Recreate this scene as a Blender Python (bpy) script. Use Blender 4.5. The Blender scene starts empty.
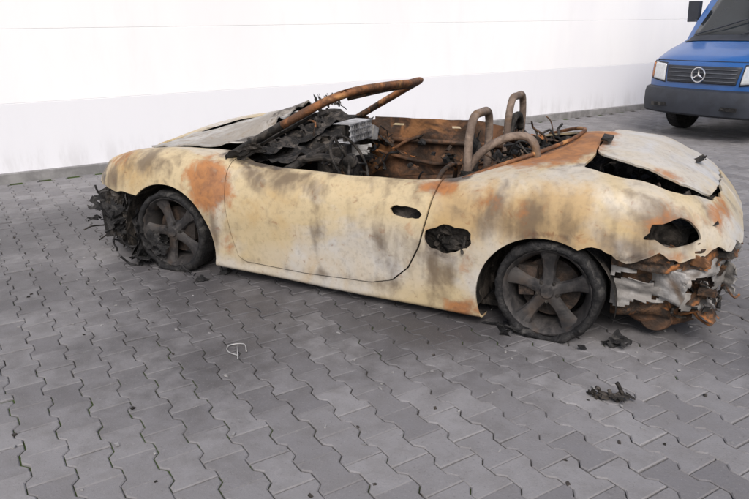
import bpy, bmesh, math, random
import numpy as np
from mathutils import Vector, Matrix, noise as mn
random.seed(7)
S=bpy.context.scene
COL=S.collection
# ------------------------------------------------------------ helpers
def empty(name,loc=(0,0,0),rotz=0):
    o=bpy.data.objects.new(name,None); o.location=loc; o.rotation_euler=(0,0,rotz); COL.objects.link(o); return o
def mesh(name,v,f,mats=None,parent=None,smooth=False,mi=None,split=None):
    me=bpy.data.meshes.new(name); me.from_pydata([tuple(map(float,p)) for p in v],[],[tuple(int(i) for i in q) for q in f])
    me.validate(); me.update()
    o=bpy.data.objects.new(name,me); COL.objects.link(o)
    if mats:
        for m in (mats if isinstance(mats,(list,tuple)) else [mats]): me.materials.append(m)
    if mi is not None: me.polygons.foreach_set("material_index",mi)
    if smooth: me.polygons.foreach_set("use_smooth",[True]*len(me.polygons))
    if parent: o.parent=parent
    if split:
        md=o.modifiers.new("es","EDGE_SPLIT"); md.split_angle=math.radians(split)
    return o
def solid(o,t,off=-1,mo=0):
    md=o.modifiers.new("so","SOLIDIFY"); md.thickness=t; md.offset=off; md.material_offset=mo; md.material_offset_rim=0
    md=o.modifiers.new("es","EDGE_SPLIT"); md.split_angle=math.radians(38)
def bevel(o,w,seg=2):
    md=o.modifiers.new("bv","BEVEL"); md.width=w; md.segments=seg; md.limit_method='ANGLE'; md.angle_limit=math.radians(35)
def sst(x,a,b):
    t=min(max((x-a)/(b-a),0),1); return t*t*(3-2*t)
def lift(x,y): return .085*sst(.35-y,0,1.0)*sst(x,.25,.9)
class MB:
    def __init__(s): s.v=[];s.f=[];s.m=[]
    def add(s,v,f,m=0):
        b=len(s.v); s.v+= [tuple(p) for p in v]; s.f+=[tuple(i+b for i in q) for q in f]; s.m+=[m]*len(f)
    def box(s,c,d,rot=None,m=0,jit=0):
        hx,hy,hz=[a/2 for a in d]
        P=[Vector((x*hx,y*hy,z*hz)) for x in(-1,1) for y in(-1,1) for z in(-1,1)]
        if jit: P=[p+Vector([random.uniform(-jit,jit) for _ in range(3)]) for p in P]
        if rot is not None: P=[rot@p for p in P]
        P=[p+Vector(c) for p in P]
        s.add(P,[(0,1,3,2),(4,6,7,5),(0,4,5,1),(2,3,7,6),(0,2,6,4),(1,5,7,3)],m)
    def tube(s,path,r,n=8,m=0,sub=4,closed=False,flat=1.0):
        P=[Vector(p) for p in path]
        if sub>1 and len(P)>2:
            Q=[]
            L=len(P); rng=range(L if closed else L-1)
            for i in rng:
                if closed: a,b,c,d=P[(i-1)%L],P[i],P[(i+1)%L],P[(i+2)%L]
                else: a,b,c,d=P[max(i-1,0)],P[i],P[i+1],P[min(i+2,L-1)]
                for k in range(sub):
                    t=k/sub
                    Q.append(.5*((2*b)+(c-a)*t+(2*a-5*b+4*c-d)*t*t+(3*b-a-3*c+d)*t**3))
            if not closed: Q.append(P[-1])
            P=Q
        L=len(P); V=[];F=[]
        up=Vector((0,0,1)); prev=None
        for i,p in enumerate(P):
            t=(P[(i+1)%L]-P[i-1]) if closed else (P[min(i+1,L-1)]-P[max(i-1,0)])
            if t.length<1e-9: t=Vector((1,0,0))
            t.normalize()
            if prev is None:
                a=up if abs(t.z)<.9 else Vector((1,0,0)); u=t.cross(a).normalized()
            else: u=(prev-t*prev.dot(t)).normalized()
            prev=u; w=t.cross(u)
            for k in range(n):
                an=2*math.pi*k/n; V.append(p+u*math.cos(an)*r+w*math.sin(an)*r*flat)
        for i in range(L if closed else L-1):
            j=(i+1)%L
            for k in range(n): F.append((i*n+k,i*n+(k+1)%n,j*n+(k+1)%n,j*n+k))
        if not closed: F.append(tuple(range(n-1,-1,-1))); F.append(tuple((L-1)*n+k for k in range(n)))
        s.add(V,F,m)
    def lathe(s,prof,axis='y',n=48,c=(0,0,0),m=0,closed=False):
        V=[];F=[];N=len(prof)
        for k in range(n):
            a=2*math.pi*k/n
            for (r,h) in prof: V.append((c[0]+r*math.cos(a),c[1]+h,c[2]+r*math.sin(a)) if axis=='y' else (c[0]+r*math.cos(a),c[1]+r*math.sin(a),c[2]+h))
        for k in range(n):
            k2=(k+1)%n
            for i in range(N if closed else N-1):
                j=(i+1)%N; F.append((k*N+i,k*N+j,k2*N+j,k2*N+i))
        s.add(V,F,m)
    def crumple(s,c,sx,sy,amp,seed,rot=None,m=0,res=10,freq=5,rag=.25,lf=False):
        V=[];F=[]
        for i in range(res+1):
            for j in range(res+1):
                a=i/res-.5;b=j/res-.5
                e=1+rag*mn.noise(Vector((math.atan2(b,a)*1.3,seed*3.1,0)))*1.6
                p=Vector((a*sx*e,b*sy*e,0))
                q=p*freq+Vector((seed*7.3,seed*1.7,0))
                p.z=amp*(mn.noise(q)+.5*abs(mn.noise(q*2.3))+.35*mn.noise(q*5.1))
                p.x+=amp*.5*mn.noise(q+Vector((9,2,3))); p.y+=amp*.5*mn.noise(q+Vector((1,8,3)))
                if rot is not None: p=rot@p
                p=p+Vector(c)
                if lf: p.z+=lift(p.x,p.y)
                V.append(p)
        for i in range(res):
            for j in range(res):
                if (i in(0,res-1) or j in(0,res-1)) and random.random()<rag: continue
                F.append((i*(res+1)+j,(i+1)*(res+1)+j,(i+1)*(res+1)+j+1,i*(res+1)+j+1))
        s.add(V,F,m)
    def clutter(s,c,d,n,seed,nm=1,size=.12):
        rnd=random.Random(seed)
        for i in range(n):
            p=Vector([c[k]+rnd.uniform(-.5,.5)*d[k] for k in range(3)])
            R=Matrix.Rotation(rnd.uniform(0,6.28),3,Vector((rnd.gauss(0,1),rnd.gauss(0,1),rnd.gauss(0,1))).normalized())
            k=rnd.random(); m=rnd.randrange(nm)
            if k<.4: s.crumple(p,size*rnd.uniform(.5,1.4),size*rnd.uniform(.3,1),size*.3,seed+i,R,m,res=5,freq=9)
            elif k<.75:
                q=[p]; dr=R@Vector((1,0,0))
                for _ in range(4):
                    dr=(dr+Vector((rnd.gauss(0,.5),rnd.gauss(0,.5),rnd.gauss(0,.5)))).normalized(); q.append(q[-1]+dr*size*rnd.uniform(.2,.6))
                s.tube(q,rnd.uniform(.003,.009),6,m,3)
            else: s.box(p,(size*rnd.uniform(.2,.8),size*rnd.uniform(.1,.5),size*rnd.uniform(.1,.3)),R,m,size*.07)
    def obj(s,name,mats,parent=None,smooth=False,split=None): return mesh(name,s.v,s.f,mats,parent,smooth,s.m,split)
# ------------------------------------------------------------ node helpers
class N:
    def __init__(s,name):
        s.m=bpy.data.materials.new(name); s.m.use_nodes=True; s.t=s.m.node_tree; s.b=s.t.nodes["Principled BSDF"]
        s.tc=s.t.nodes.new("ShaderNodeTexCoord"); s.P=s.tc.outputs["Object"]
    def lk(s,a,b):
        if hasattr(a,"links"): s.t.links.new(a,b)
        else:
            if b.type=='RGBA' and len(a)==3: a=(*a,1)
            b.default_value=a
    def noise(s,scale,detail=4,rough=.6,vec=None,dist=0,sc=None,off=0):
        v=vec or s.P
        if sc or off:
            mp=s.t.nodes.new("ShaderNodeMapping"); s.lk(v,mp.inputs[0]); mp.inputs["Scale"].default_value=sc or (1,1,1); mp.inputs["Location"].default_value=(off,off*.7,off*1.3); v=mp.outputs[0]
        n=s.t.nodes.new("ShaderNodeTexNoise"); s.lk(v,n.inputs["Vector"]); n.inputs["Scale"].default_value=scale; n.inputs["Detail"].default_value=min(detail,4); n.inputs["Roughness"].default_value=rough; n.inputs["Distortion"].default_value=dist
        return n.outputs["Fac"]
    def ma(s,op,a,b=0,clamp=False):
        n=s.t.nodes.new("ShaderNodeMath"); n.operation=op; n.use_clamp=clamp; s.lk(a,n.inputs[0]); s.lk(b,n.inputs[1]); return n.outputs[0]
    def mr(s,x,a,b,c=0.,d=1.,smooth=True):
        n=s.t.nodes.new("ShaderNodeMapRange"); n.clamp=True
        if smooth: n.interpolation_type='SMOOTHSTEP'
        s.lk(x,n.inputs[0])
        for i,v in enumerate((a,b,c,d)): n.inputs[i+1].default_value=v
        return n.outputs[0]
    def mix(s,f,a,b,mode='MIX'):
        n=s.t.nodes.new("ShaderNodeMix"); n.data_type='RGBA'; n.blend_type=mode; s.lk(f,n.inputs[0]); s.lk(a,n.inputs[6]); s.lk(b,n.inputs[7]); return n.outputs[2]
    def blob(s,c,r,vec=None):
        a=s.t.nodes.new("ShaderNodeVectorMath"); a.operation='SUBTRACT'; s.lk(vec or s.P,a.inputs[0]); a.inputs[1].default_value=c
        b=s.t.nodes.new("ShaderNodeVectorMath"); b.operation='DIVIDE'; s.lk(a.outputs[0],b.inputs[0]); b.inputs[1].default_value=r
        l=s.t.nodes.new("ShaderNodeVectorMath"); l.operation='LENGTH'; s.lk(b.outputs[0],l.inputs[0])
        return s.mr(l.outputs["Value"],1.0,0.0,0.0,1.0)
    def sep(s):
        n=s.t.nodes.new("ShaderNodeSeparateXYZ"); s.lk(s.P,n.inputs[0]); return n.outputs
    def attr(s,name):
        n=s.t.nodes.new("ShaderNodeAttribute"); n.attribute_name=name; return n.outputs["Fac"]
    def bump(s,h,st=.3,d=.01):
        n=s.t.nodes.new("ShaderNodeBump"); n.inputs["Strength"].default_value=st; n.inputs["Distance"].default_value=d; s.lk(h,n.inputs["Height"]); s.lk(n.outputs[0],s.b.inputs["Normal"])
    def out(s,col,rough=.7,metal=0.,spec=None):
        s.lk(col,s.b.inputs["Base Color"]); s.lk(rough,s.b.inputs["Roughness"]); s.lk(metal,s.b.inputs["Metallic"])
        if spec is not None: s.b.inputs["Specular IOR Level"].default_value=spec
        return s.m
def blobsum(n,lst,warp=None):
    tot=None
    for c,r,w in lst:
        b=n.ma('MULTIPLY',n.blob(c,r),w)
        tot=b if tot is None else n.ma('MAXIMUM',tot,b)
    return tot
def npblobs(P,lst):
    t=np.zeros(len(P))
    for c,r,w in lst:
        d=np.clip(1-np.linalg.norm((P-np.array(c))/np.array(r),axis=1),0,1); t=np.maximum(t,w*d*d*(3-2*d))
    return t
MASK=dict(
 whit=[((.85,.88,.33),(.65,.5,.34),1.2),((1.3,.88,.2),(.8,.5,.22),1.1),((-.42,0,.85),(.5,.62,.3),1.3),((.25,.9,.22),(.3,.4,.2),.9),((2.5,-.1,.8),(.9,.8,.4),1.0),((1.9,.88,.1),(1.8,.5,.10),1.1),((-.8,.3,.5),(.2,.7,.25),.9),((-.25,.9,.5),(.35,.3,.12),.6)],
 oc=[((2.75,.8,.62),(.5,.5,.3),1.0),((1.65,.88,.45),(.45,.5,.4),.65),((0,.9,.62),(.6,.5,.25),.95),((.5,.88,.6),(.25,.4,.3),.95),((-.4,.85,.6),(.4,.4,.2),.8),((1.1,.88,.64),(.6,.5,.13),.55),((2.2,.88,.3),(.3,.4,.35),.65)],
 smb=[((.15,.9,.60),(.60,.4,.27),1.15),((1.5,.88,.68),(.60,.4,.17),1.1),((2.6,.8,.70),(.6,.4,.18),.9),((.55,.88,.35),(.30,.3,.38),.9),((-.5,.7,.62),(.4,.4,.2),.9),((.95,.88,.45),(.6,.4,.3),.45),((2.95,.7,.55),(.3,.3,.16),1.1),((2.1,.88,.35),(.3,.3,.38),.7),((.1,0,.9),(.3,.8,.2),.6),((.8,.8,.70),(.5,.3,.12),.8),((-.3,.88,.5),(.4,.3,.15),.9),((1.3,.88,.15),(.9,.3,.06),.8)],
 rb=[((2.05,.86,.60),(.32,.5,.32),1.35),((.15,.30,.86),(.55,.60,.27),1.7),((-.02,.1,.9),(.25,.8,.2),1.7),((-.5,.75,.62),(.32,.25,.18),1.0),((.43,.87,.08),(.20,.3,.16),1.1),((2.95,.72,.7),(.35,.3,.18),.8),((.60,.8,.72),(.25,.2,.12),1.1),((1.6,.8,.73),(.7,.16,.05),1.0),((.25,.88,.66),(.40,.3,.14),.6),((-.70,.4,.62),(.2,.6,.14),.9),((2.05,-.8,.7),(.8,.4,.4),.8),((1.93,.88,.3),(.13,.4,.35),.65),((.4,.88,.3),(.13,.3,.3),.5),((-.45,.5,.78),(.45,.14,.12),.7),((.75,.88,.48),(.2,.3,.2),.45),((-.5,.8,.48),(.35,.3,.07),.8),((0,.9,.54),(.36,.2,.05),.6)],
 dkb=[((2.03,.5,.78),(.16,.5,.14),1.2),((.52,.88,.45),(.26,.1,.19),.95),((3.1,.6,.55),(.28,.3,.18),1.1),((1.75,.72,.74),(.50,.12,.07),1.1),((2.5,.55,.76),(.7,.06,.06),1.),((0,.9,.54),(.42,.2,.08),.8),((2.42,.9,.58),(.44,.2,.08),.8),((-.57,.7,.6),(.2,.2,.13),.7),((-.3,.9,.47),(.5,.2,.07),.85),((.55,.7,.74),(.28,.12,.07),1.0),((.75,.87,.575),(.18,.1,.06),.6),((-.15,.6,.83),(.35,.1,.06),.8)])
def addmask(o):
    me=o.data; P=np.empty(len(me.vertices)*3); me.vertices.foreach_get("co",P); P=P.reshape(-1,3)
    for k,l in MASK.items():
        a=me.attributes.new(k,'FLOAT','POINT'); a.data.foreach_set("value",npblobs(P,l))
# ------------------------------------------------------------ materials
def burnt_body(name,whiter=0.0,ocs=1.0):
    n=N(name)
    n1=n.noise(1.7,4,.58,dist=.6); n3=n.noise(38,3,.65); n4=n.noise(12,4,.62,off=8,dist=.5)
    st=n.noise(8,3,.55,sc=(1,1,.18),off=5,dist=.3); n6=n.noise(3.4,4,.62,off=15,dist=.8)
    c4=n.ma('SUBTRACT',n4,.5); c6=n.ma('SUBTRACT',n6,.5)
    cream=(.50,.405,.25); ash=(.49,.48,.465); och=(.40,.26,.10); rust=(.20,.070,.024); rust2=(.36,.14,.04); dark=(.040,.031,.027)
    f=n.ma('ADD',n.mr(n1,.40,.60),n.ma('ADD',n.attr("whit"),whiter-.3),True)
    f=n.ma('MULTIPLY',f,n.mr(n6,.3,.6,1.,.6))
    c=n.mix(f,cream,ash)
    o=n.ma('ADD',n.ma('MULTIPLY',n.attr("oc"),ocs),n.ma('ADD',n.ma('MULTIPLY',n.ma('SUBTRACT',n1,.5),1.6),n.ma('MULTIPLY',c6,2.0))); o=n.mr(o,.1,1.0)
    c=n.mix(n.ma('MULTIPLY',o,.78*ocs),c,och)
    sm=n.ma('ADD',n.ma('MULTIPLY',n.ma('SUBTRACT',st,.5),2.6),n.ma('ADD',n.ma('MULTIPLY',c4,1.0),n.ma('MULTIPLY',c6,-1.8)))
    s1=n.mr(n.ma('ADD',sm,n.attr("smb")),.15,1.25)
    c=n.mix(n.ma('MULTIPLY',s1,.85),c,(.115,.080,.050))
    r=n.ma('ADD',n.attr("rb"),n.ma('MULTIPLY',c4,1.3)); r=n.ma('ADD',r,n.ma('MULTIPLY',c6,1.6)); r=n.mr(r,.38,1.0)
    rc=n.mix(n.mr(n4,.36,.62),rust,rust2)
    c=n.mix(n.ma('MULTIPLY',r,.88),c,rc)
    fl=n.mr(n.noise(24,3,.55,off=12,dist=.5),.62,.74); c=n.mix(n.ma('MULTIPLY',fl,.40),c,rust)
    dk=n.mr(n.ma('ADD',n.attr("dkb"),n.ma('ADD',n.ma('MULTIPLY',c4,1.2),n.ma('MULTIPLY',c6,-1.))),.45,1.0)
    c=n.mix(n.ma('MULTIPLY',dk,.9),c,dark)
    c=n.mix(n.mr(n3,.45,.75,.0,.22),c,(.09,.07,.055))
    n.bump(n.ma('ADD',n.ma('MULTIPLY',n3,.5),n.ma('MULTIPLY',n4,1.5)),.25,.005)
    return n.out(c,n.ma('ADD',n.mr(n6,.3,.7,.42,.60),n.ma('MULTIPLY',r,.2)),0.,.42)
M_body=burnt_body("burnt_body_metal"); M_lid=burnt_body("ashen_body_metal",.7,.35)
def charred(name,c1=(.012,.011,.010),c2=(.06,.052,.045),c3=None,sc=12,metal=0.):
    n=N(name); a=n.noise(sc,4,.7,dist=.5); b=n.noise(sc*4,3,.7,off=4)
    c=n.mix(n.mr(a,.42,.68),c1,c2)
    if c3: c=n.mix(n.mr(n.noise(sc*.6,3,.65,off=9,dist=.7),.56,.66),c,c3)
    n.bump(n.ma('ADD',a,b),.6,.012)
    return n.out(c,n.mr(b,.3,.7,.55,.95),metal,.3)
M_char=charred("charred_black",c3=(.09,.078,.068))
M_charrust=charred("charred_rust",(.03,.022,.017),(.14,.075,.04),(.30,.12,.04))
M_rust=charred("rusty_steel",(.10,.050,.028),(.28,.115,.045),(.40,.20,.08),8)
M_door=charred("rusty_door_skin",(.045,.030,.022),(.17,.085,.045),(.29,.14,.06),5)
M_disc=charred("burnt_brake_disc",(.022,.018,.016),(.07,.048,.036),None,9)
M_brown=charred("brown_burnt_tube",(.13,.095,.075),(.25,.19,.15),(.16,.10,.06),8)
M_rubber=charred("burnt_rubber",(.010,.010,.011),(.026,.025,.025),(.05,.048,.046),14)
M_silver=charred("silver_ash_metal",(.22,.21,.20),(.44,.435,.43),(.16,.12,.09),5,.15)
def simple(name,col,rough=.5,metal=0.,var=.3,sc=8,bump=.1,coat=0):
    n=N(name); a=n.noise(sc,4,.65,dist=.3)
    d=tuple(x*(1-var) for x in col)
    n.bump(a,bump,.01); 
    if coat: n.b.inputs["Coat Weight"].default_value=coat
    return n.out(n.mix(n.mr(a,.35,.65),d,col),rough,metal)
M_alu=simple("melted_aluminium",(.45,.45,.46),.5,.3,.65,14,.6)
def hoodmat():
    n=N("scorched_hood"); a=n.noise(2.2,4,.65,dist=.8); b=n.noise(11,4,.7,off=5,dist=.5); f=n.noise(50,3,.6)
    c=n.mix(n.mr(a,.4,.6),(.43,.42,.40),(.28,.255,.22))
    c=n.mix(n.mr(b,.52,.68,0,.6),c,(.24,.17,.10))
    e=blobsum(n,[((2.05,-.2,.9),(.22,.8,.3),1.),((2.05,.45,.8),(.30,.2,.2),.9),((2.2,-.7,.9),(.6,.2,.3),.8),((3.0,.2,.7),(.12,.5,.2),.6)])
    c=n.mix(n.mr(n.ma('ADD',e,n.ma('MULTIPLY',n.ma('SUBTRACT',b,.5),2.)),.45,.85,0,.9),c,(.05,.042,.036))
    c=n.mix(n.mr(f,.4,.7,0,.2),c,(.1,.09,.08))
    n.bump(n.ma('ADD',f,b),.3,.006); return n.out(c,.6,0,.4)
M_hood=hoodmat()
def wheelmat():
    n=N("burnt_alloy_wheel"); a=n.noise(9,4,.7,dist=.6); b=n.noise(45,3,.6)
    c=n.mix(n.mr(a,.38,.62),(.020,.019,.020),(.062,.057,.055)); c=n.mix(n.mr(n.noise(5,3,.6,off=7),.57,.72,0,.5),c,(.10,.07,.05))
    n.bump(b,.3,.004); return n.out(c,.6,.25)
M_wheel=wheelmat()
def pavemat():
    n=N("concrete_pavers"); ti=n.attr("tone"); s0=n.attr("stain")
    b=n.noise(9,4,.65); f=n.noise(110,3,.75)
    c=n.mix(ti,(.150,.146,.153),(.245,.240,.246))
    c=n.mix(n.mr(b,.35,.7,0,.4),c,(.15,.142,.138))
    s=n.mr(n.ma('ADD',s0,n.ma('MULTIPLY',n.ma('SUBTRACT',b,.5),.9)),.05,1.25)
    c=n.mix(n.ma('MULTIPLY',s,.78),c,(.036,.034,.037))
    sp=n.mr(f,.58,.72,0,.4); c=n.mix(sp,c,(.05,.046,.043))
    sp=n.mr(f,.42,.28,0,.35); c=n.mix(sp,c,(.32,.31,.31))
    n.bump(n.ma('ADD',f,n.ma('MULTIPLY',b,.8)),.5,.004)
    return n.out(c,n.ma('SUBTRACT',.84,n.ma('MULTIPLY',s,.34)),0,.4)
M_pave=pavemat()
def jointmat():
    n=N("joint_sand_moss"); a=n.noise(1.1,4,.65,off=2,dist=.5); b=n.noise(60,3,.7)
    c=n.mix(n.mr(a,.47,.58),(.055,.050,.045),(.050,.080,.020)); c=n.mix(n.mr(b,.4,.7,0,.5),c,(.03,.03,.025)); n.bump(b,.6,.01)
    return n.out(c,.95,0,.1)
M_joint=jointmat()
def wallmat():
    n=N("white_painted_wall"); z=n.sep()[2]
    a=n.noise(.8,3,.6,sc=(1,1,.4)); b=n.noise(6,4,.7,sc=(1,1,.25),off=2)
    c=n.mix(n.mr(a,.35,.65),(.84,.84,.855),(.88,.88,.885))
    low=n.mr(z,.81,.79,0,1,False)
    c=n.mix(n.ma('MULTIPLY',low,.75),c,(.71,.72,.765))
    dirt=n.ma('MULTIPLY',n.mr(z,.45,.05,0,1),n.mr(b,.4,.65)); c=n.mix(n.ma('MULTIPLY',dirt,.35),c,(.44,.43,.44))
    c=n.mix(n.mr(b,.5,.75,0,.05),c,(.5,.5,.5))
    return n.out(c,.75,0,.3)
M_wall=wallmat()
M_conc=simple("grey_concrete",(.27,.265,.265),.85,0,.35,5,.3)
# ------------------------------------------------------------ 2D sdf & clipping
def sdpoly(px,py,poly):
    poly=np.array(poly,float); n=len(poly); d=np.full(px.shape,1e9); inside=np.zeros(px.shape,bool)
    for i in range(n):
        a=poly[i];b=poly[(i+1)%n]; e=b-a; wx=px-a[0];wy=py-a[1]
        t=np.clip((wx*e[0]+wy*e[1])/(e@e),0,1); d=np.minimum(d,(wx-e[0]*t)**2+(wy-e[1]*t)**2)
        c=((a[1]<=py)&(b[1]>py))|((b[1]<=py)&(a[1]>py))
        with np.errstate(divide='ignore',invalid='ignore'): xi=a[0]+(py-a[1])/(b[1]-a[1])*e[0]
        inside^=(c&(px<xi))
    d=np.sqrt(d); return np.where(inside,-d,d)
def clip(V,F,g):
    V=np.asarray(V); G=g(V[:,0],np.abs(V[:,1]),V[:,2],V[:,1]); keep=G>0
    nv=[tuple(p) for p in V]; ed={}; out=[]
    def cut(a,b):
        k=(min(a,b),max(a,b))
        if k not in ed:
            ga,gb=G[k[0]],G[k[1]]; t=ga/(ga-gb); t=min(max(t,.02),.98)
            nv.append(tuple(V[k[0]]*(1-t)+V[k[1]]*t)); ed[k]=len(nv)-1
        return ed[k]
    for f in F:
        kk=[keep[i] for i in f]
        if all(kk): out.append(f); continue
        if not any(kk): continue
        q=[]
        for i in range(len(f)):
            a,b=f[i],f[(i+1)%len(f)]
            if keep[a]: q.append(a)
            if keep[a]!=keep[b]: q.append(cut(a,b))
        if len(q)>=3: out.append(tuple(q))
    used=sorted({i for f in out for i in f}); mp={u:i for i,u in enumerate(used)}
    return np.array([nv[u] for u in used]),[tuple(mp[i] for i in f) for f in out]
# ------------------------------------------------------------ car body surface
ST=np.array([
[3.38,.30,.36,.50,.10,.51,.52,.20],
[3.33,.47,.38,.555,.13,.57,.575,.18],
[3.20,.645,.40,.63,.15,.635,.64,.15],
[3.00,.755,.42,.69,.18,.685,.69,.13],
[2.75,.83,.44,.745,.19,.725,.74,.10],
[2.42,.865,.45,.775,.20,.755,.79,.09],
[2.05,.868,.45,.765,.19,.775,.84,.075],
[1.60,.862,.44,.722,.16,.74,.80,.06],
[1.00,.868,.44,.712,.16,.73,.80,.045],
[.60,.882,.45,.725,.17,.75,.82,.045],
[.25,.895,.47,.785,.19,.82,.87,.05],
[-.08,.895,.48,.815,.20,.85,.90,.08],
[-.34,.868,.48,.795,.20,.835,.862,.10],
[-.55,.80,.48,.735,.19,.765,.785,.12],
[-.70,.69,.47,.655,.17,.68,.70,.14],
[-.79,.57,.45,.57,.14,.59,.61,.16],
[-.84,.46,.42,.50,.12,.51,.52,.18]])
def pchip(x,y,xq):
    o=np.argsort(x); x=x[o]; y=y[o]; h=np.diff(x); d=np.diff(y)/h; m=np.zeros(len(x))
    for i in range(1,len(x)-1):
        m[i]=0 if d[i-1]*d[i]<=0 else 2*d[i-1]*d[i]/(d[i-1]+d[i])
    m[0]=d[0]; m[-1]=d[-1]
    i=np.clip(np.searchsorted(x,xq)-1,0,len(x)-2); t=(xq-x[i])/h[i]
    return (2*t**3-3*t**2+1)*y[i]+(t**3-2*t**2+t)*h[i]*m[i]+(-2*t**3+3*t**2)*y[i+1]+(t**3-t**2)*h[i]*m[i+1]
def section(xq,nt=64):
    W,zm,zc,dy,zi,z0,zb=[pchip(ST[:,0],ST[:,k],np.array([xq]))[0] for k in range(1,8)]
    P=np.array([(W-.12,zb-.005),(W-.035,zb+.005),(W-.020,zb+.07),(W-.008,(zb+.09+zm)/2),(W,zm),(W-.022,zm+(zc-zm)*.52),(W-.075,zc-.045),(W-dy,zc),(max(W-dy-.22,.12),zi),(max(W-dy-.42,.05)*.72,(zi+2*z0)/3),(0,z0)])
    n=len(P); out=[]
    for k in range(nt+1):
        u=k/nt*(n-1); i=min(int(u),n-2); t=u-i
        a,b,c,d=P[max(i-1,0)],P[i],P[i+1],P[min(i+2,n-1)]
        if i==n-2: d=np.array([-P[n-2][0],P[n-2][1]])
        q=.5*(2*b+(c-a)*t+(2*a-5*b+4*c-d)*t*t+(3*b-a-3*c+d)*t**3); out.append(q)
    return np.array(out)
NT=66; XS=np.concatenate([np.linspace(-.84,-.68,14),np.linspace(-.67,3.05,168),np.linspace(3.07,3.38,18)])
base=[]
for x in XS:
    for (y,z) in section(x,NT): base.append((x,y,z))
base=np.array(base)
bF=[]
w=NT+1
for i in range(len(XS)-1):
    for j in range(NT): bF.append((i*w+j,i*w+j+1,(i+1)*w+j+1,(i+1)*w+j))
def warp(V,seed,a=.007,fr=3.0):
    V=V.copy()
    for k in range(len(V)):
        p=Vector(V[k])
        d=mn.noise(p*fr+Vector((seed,0,0)))*a+mn.noise(p*fr*3+Vector((0,seed,0)))*a*.35
        if V[k][2]>.70: V[k][2]+=d
        else: V[k][1]+=d*(1 if V[k][1]>0 else -1)
    return V
door_poly=[(1.935,.90),(1.93,.50),(1.905,.30),(1.87,.17),(1.82,.14),(1.4,.13),(.96,.145),(.83,.18),(.73,.27),(.665,.40),(.625,.56),(.60,.70),(.59,.90)]
cock=[(1.98,-.3),(1.98,.50),(1.90,.66),(1.8,.705),(.75,.715),(.52,.68),(.34,.56),(.16,.42),(.06,.22),(.03,-.3)]
hoodcut=[(3.04,-.3),(2.98,.36),(2.80,.53),(2.5,.575),(2.10,.585),(1.9,.56),(1.9,-.3)]
hoodlid=[(3.02,-.3),(2.965,.34),(2.79,.505),(2.5,.54),(2.10,.54),(1.99,.50),(1.96,.3),(2.01,-.3)]
deckcut=[(-.10,-.3),(-.11,.48),(-.09,.60),(-.18,.665),(-.40,.675),(-.56,.615),(-.68,.46),(-.715,.3),(-.72,-.3)]
decklid=[(-.11,-.3),(-.125,.40),(-.22,.475),(-.40,.515),(-.54,.53),(-.67,.445),(-.70,.3),(-.71,-.3)]
intake=[(.635,.435),(.61,.50),(.50,.53),(.385,.505),(.375,.46),(.41,.415),(.52,.385),(.60,.395)]
handle=[(.84,.583),(.80,.60),(.70,.597),(.655,.58),(.66,.56),(.72,.55),(.81,.555)]
tail=[(-.42,.565),(-.45,.62),(-.55,.655),(-.64,.61),(-.655,.55),(-.57,.52)]
def rg(x,z,fr=14,a=.02):
    return np.array([mn.noise(Vector((p*fr,q*fr,0)))*a for p,q in zip(x,z)])
def build_side(sgn):
    V=base.copy(); V[:,1]*=sgn
    F=bF if sgn>0 else [tuple(reversed(f)) for f in bF]
    V=warp(V,3.7 if sgn>0 else 9.1)
    idx=np.arange(NT,len(V),w); V[idx,1]=0
    dg=lambda x,s,z: sdpoly(x,z,door_poly)
    B=(V,F)
    B=clip(*B,lambda x,s,z,y: sdpoly(x,s,cock))
    D=clip(*B,lambda x,s,z,y: -(dg(x,s,z)+.0035)+0*x)
    D=clip(*D,lambda x,s,z,y: sdpoly(x,z,handle)-.004+rg(x,z,30,.008))
    B=clip(*B,lambda x,s,z,y: dg(x,s,z)-.0035)
    B=clip(*B,lambda x,s,z,y: np.hypot(x-.015,z-.19)-.335)
    B=clip(*B,lambda x,s,z,y: np.hypot(x-2.42,z-.20)-.375)
    B=clip(*B,lambda x,s,z,y: np.maximum(z-.49-rg(x,z,9,.05),2.42-x))
    B=clip(*B,lambda x,s,z,y: np.maximum(z-.475-rg(x,s,7,.06)-rg(x,s,25,.02),x+.02))
    B=clip(*B,lambda x,s,z,y: sdpoly(x,s,hoodcut))
    B=clip(*B,lambda x,s,z,y: sdpoly(x,s,deckcut)+rg(x,s,9,.02))
    B=clip(*B,lambda x,s,z,y: sdpoly(x,z,intake)-.004+rg(x,z,20,.022))
    B=clip(*B,lambda x,s,z,y: np.maximum(sdpoly(x,z,tail),.4-s)-.002+rg(x,z,18,.016))
    if sgn<0:
        for P in (B,D):
            for q in P[0]:
                if q[2]>.4: q[2]+=lift(q[0],q[1])*sst(q[2],.4,.65)
    else:
        for q in B[0]:
            if q[2]>.7: q[2]+=lift(q[0],q[1])
        for q in D[0]: q[1]+=.004+.006*sst(q[0],1.2,.6)
    return B,D
car=empty("burnt_out_convertible_car")
for sgn,nm in ((1,"left"),(-1,"right")):
    B,D=build_side(sgn)
    o=mesh("body_shell_"+nm,B[0],B[1],[M_body,M_char],car,True); addmask(o); solid(o,.012,-1,1)
    o=mesh("door_"+nm,D[0],D[1],[M_body,M_charrust],car,True); addmask(o); solid(o,.014,-1,1)
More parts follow.
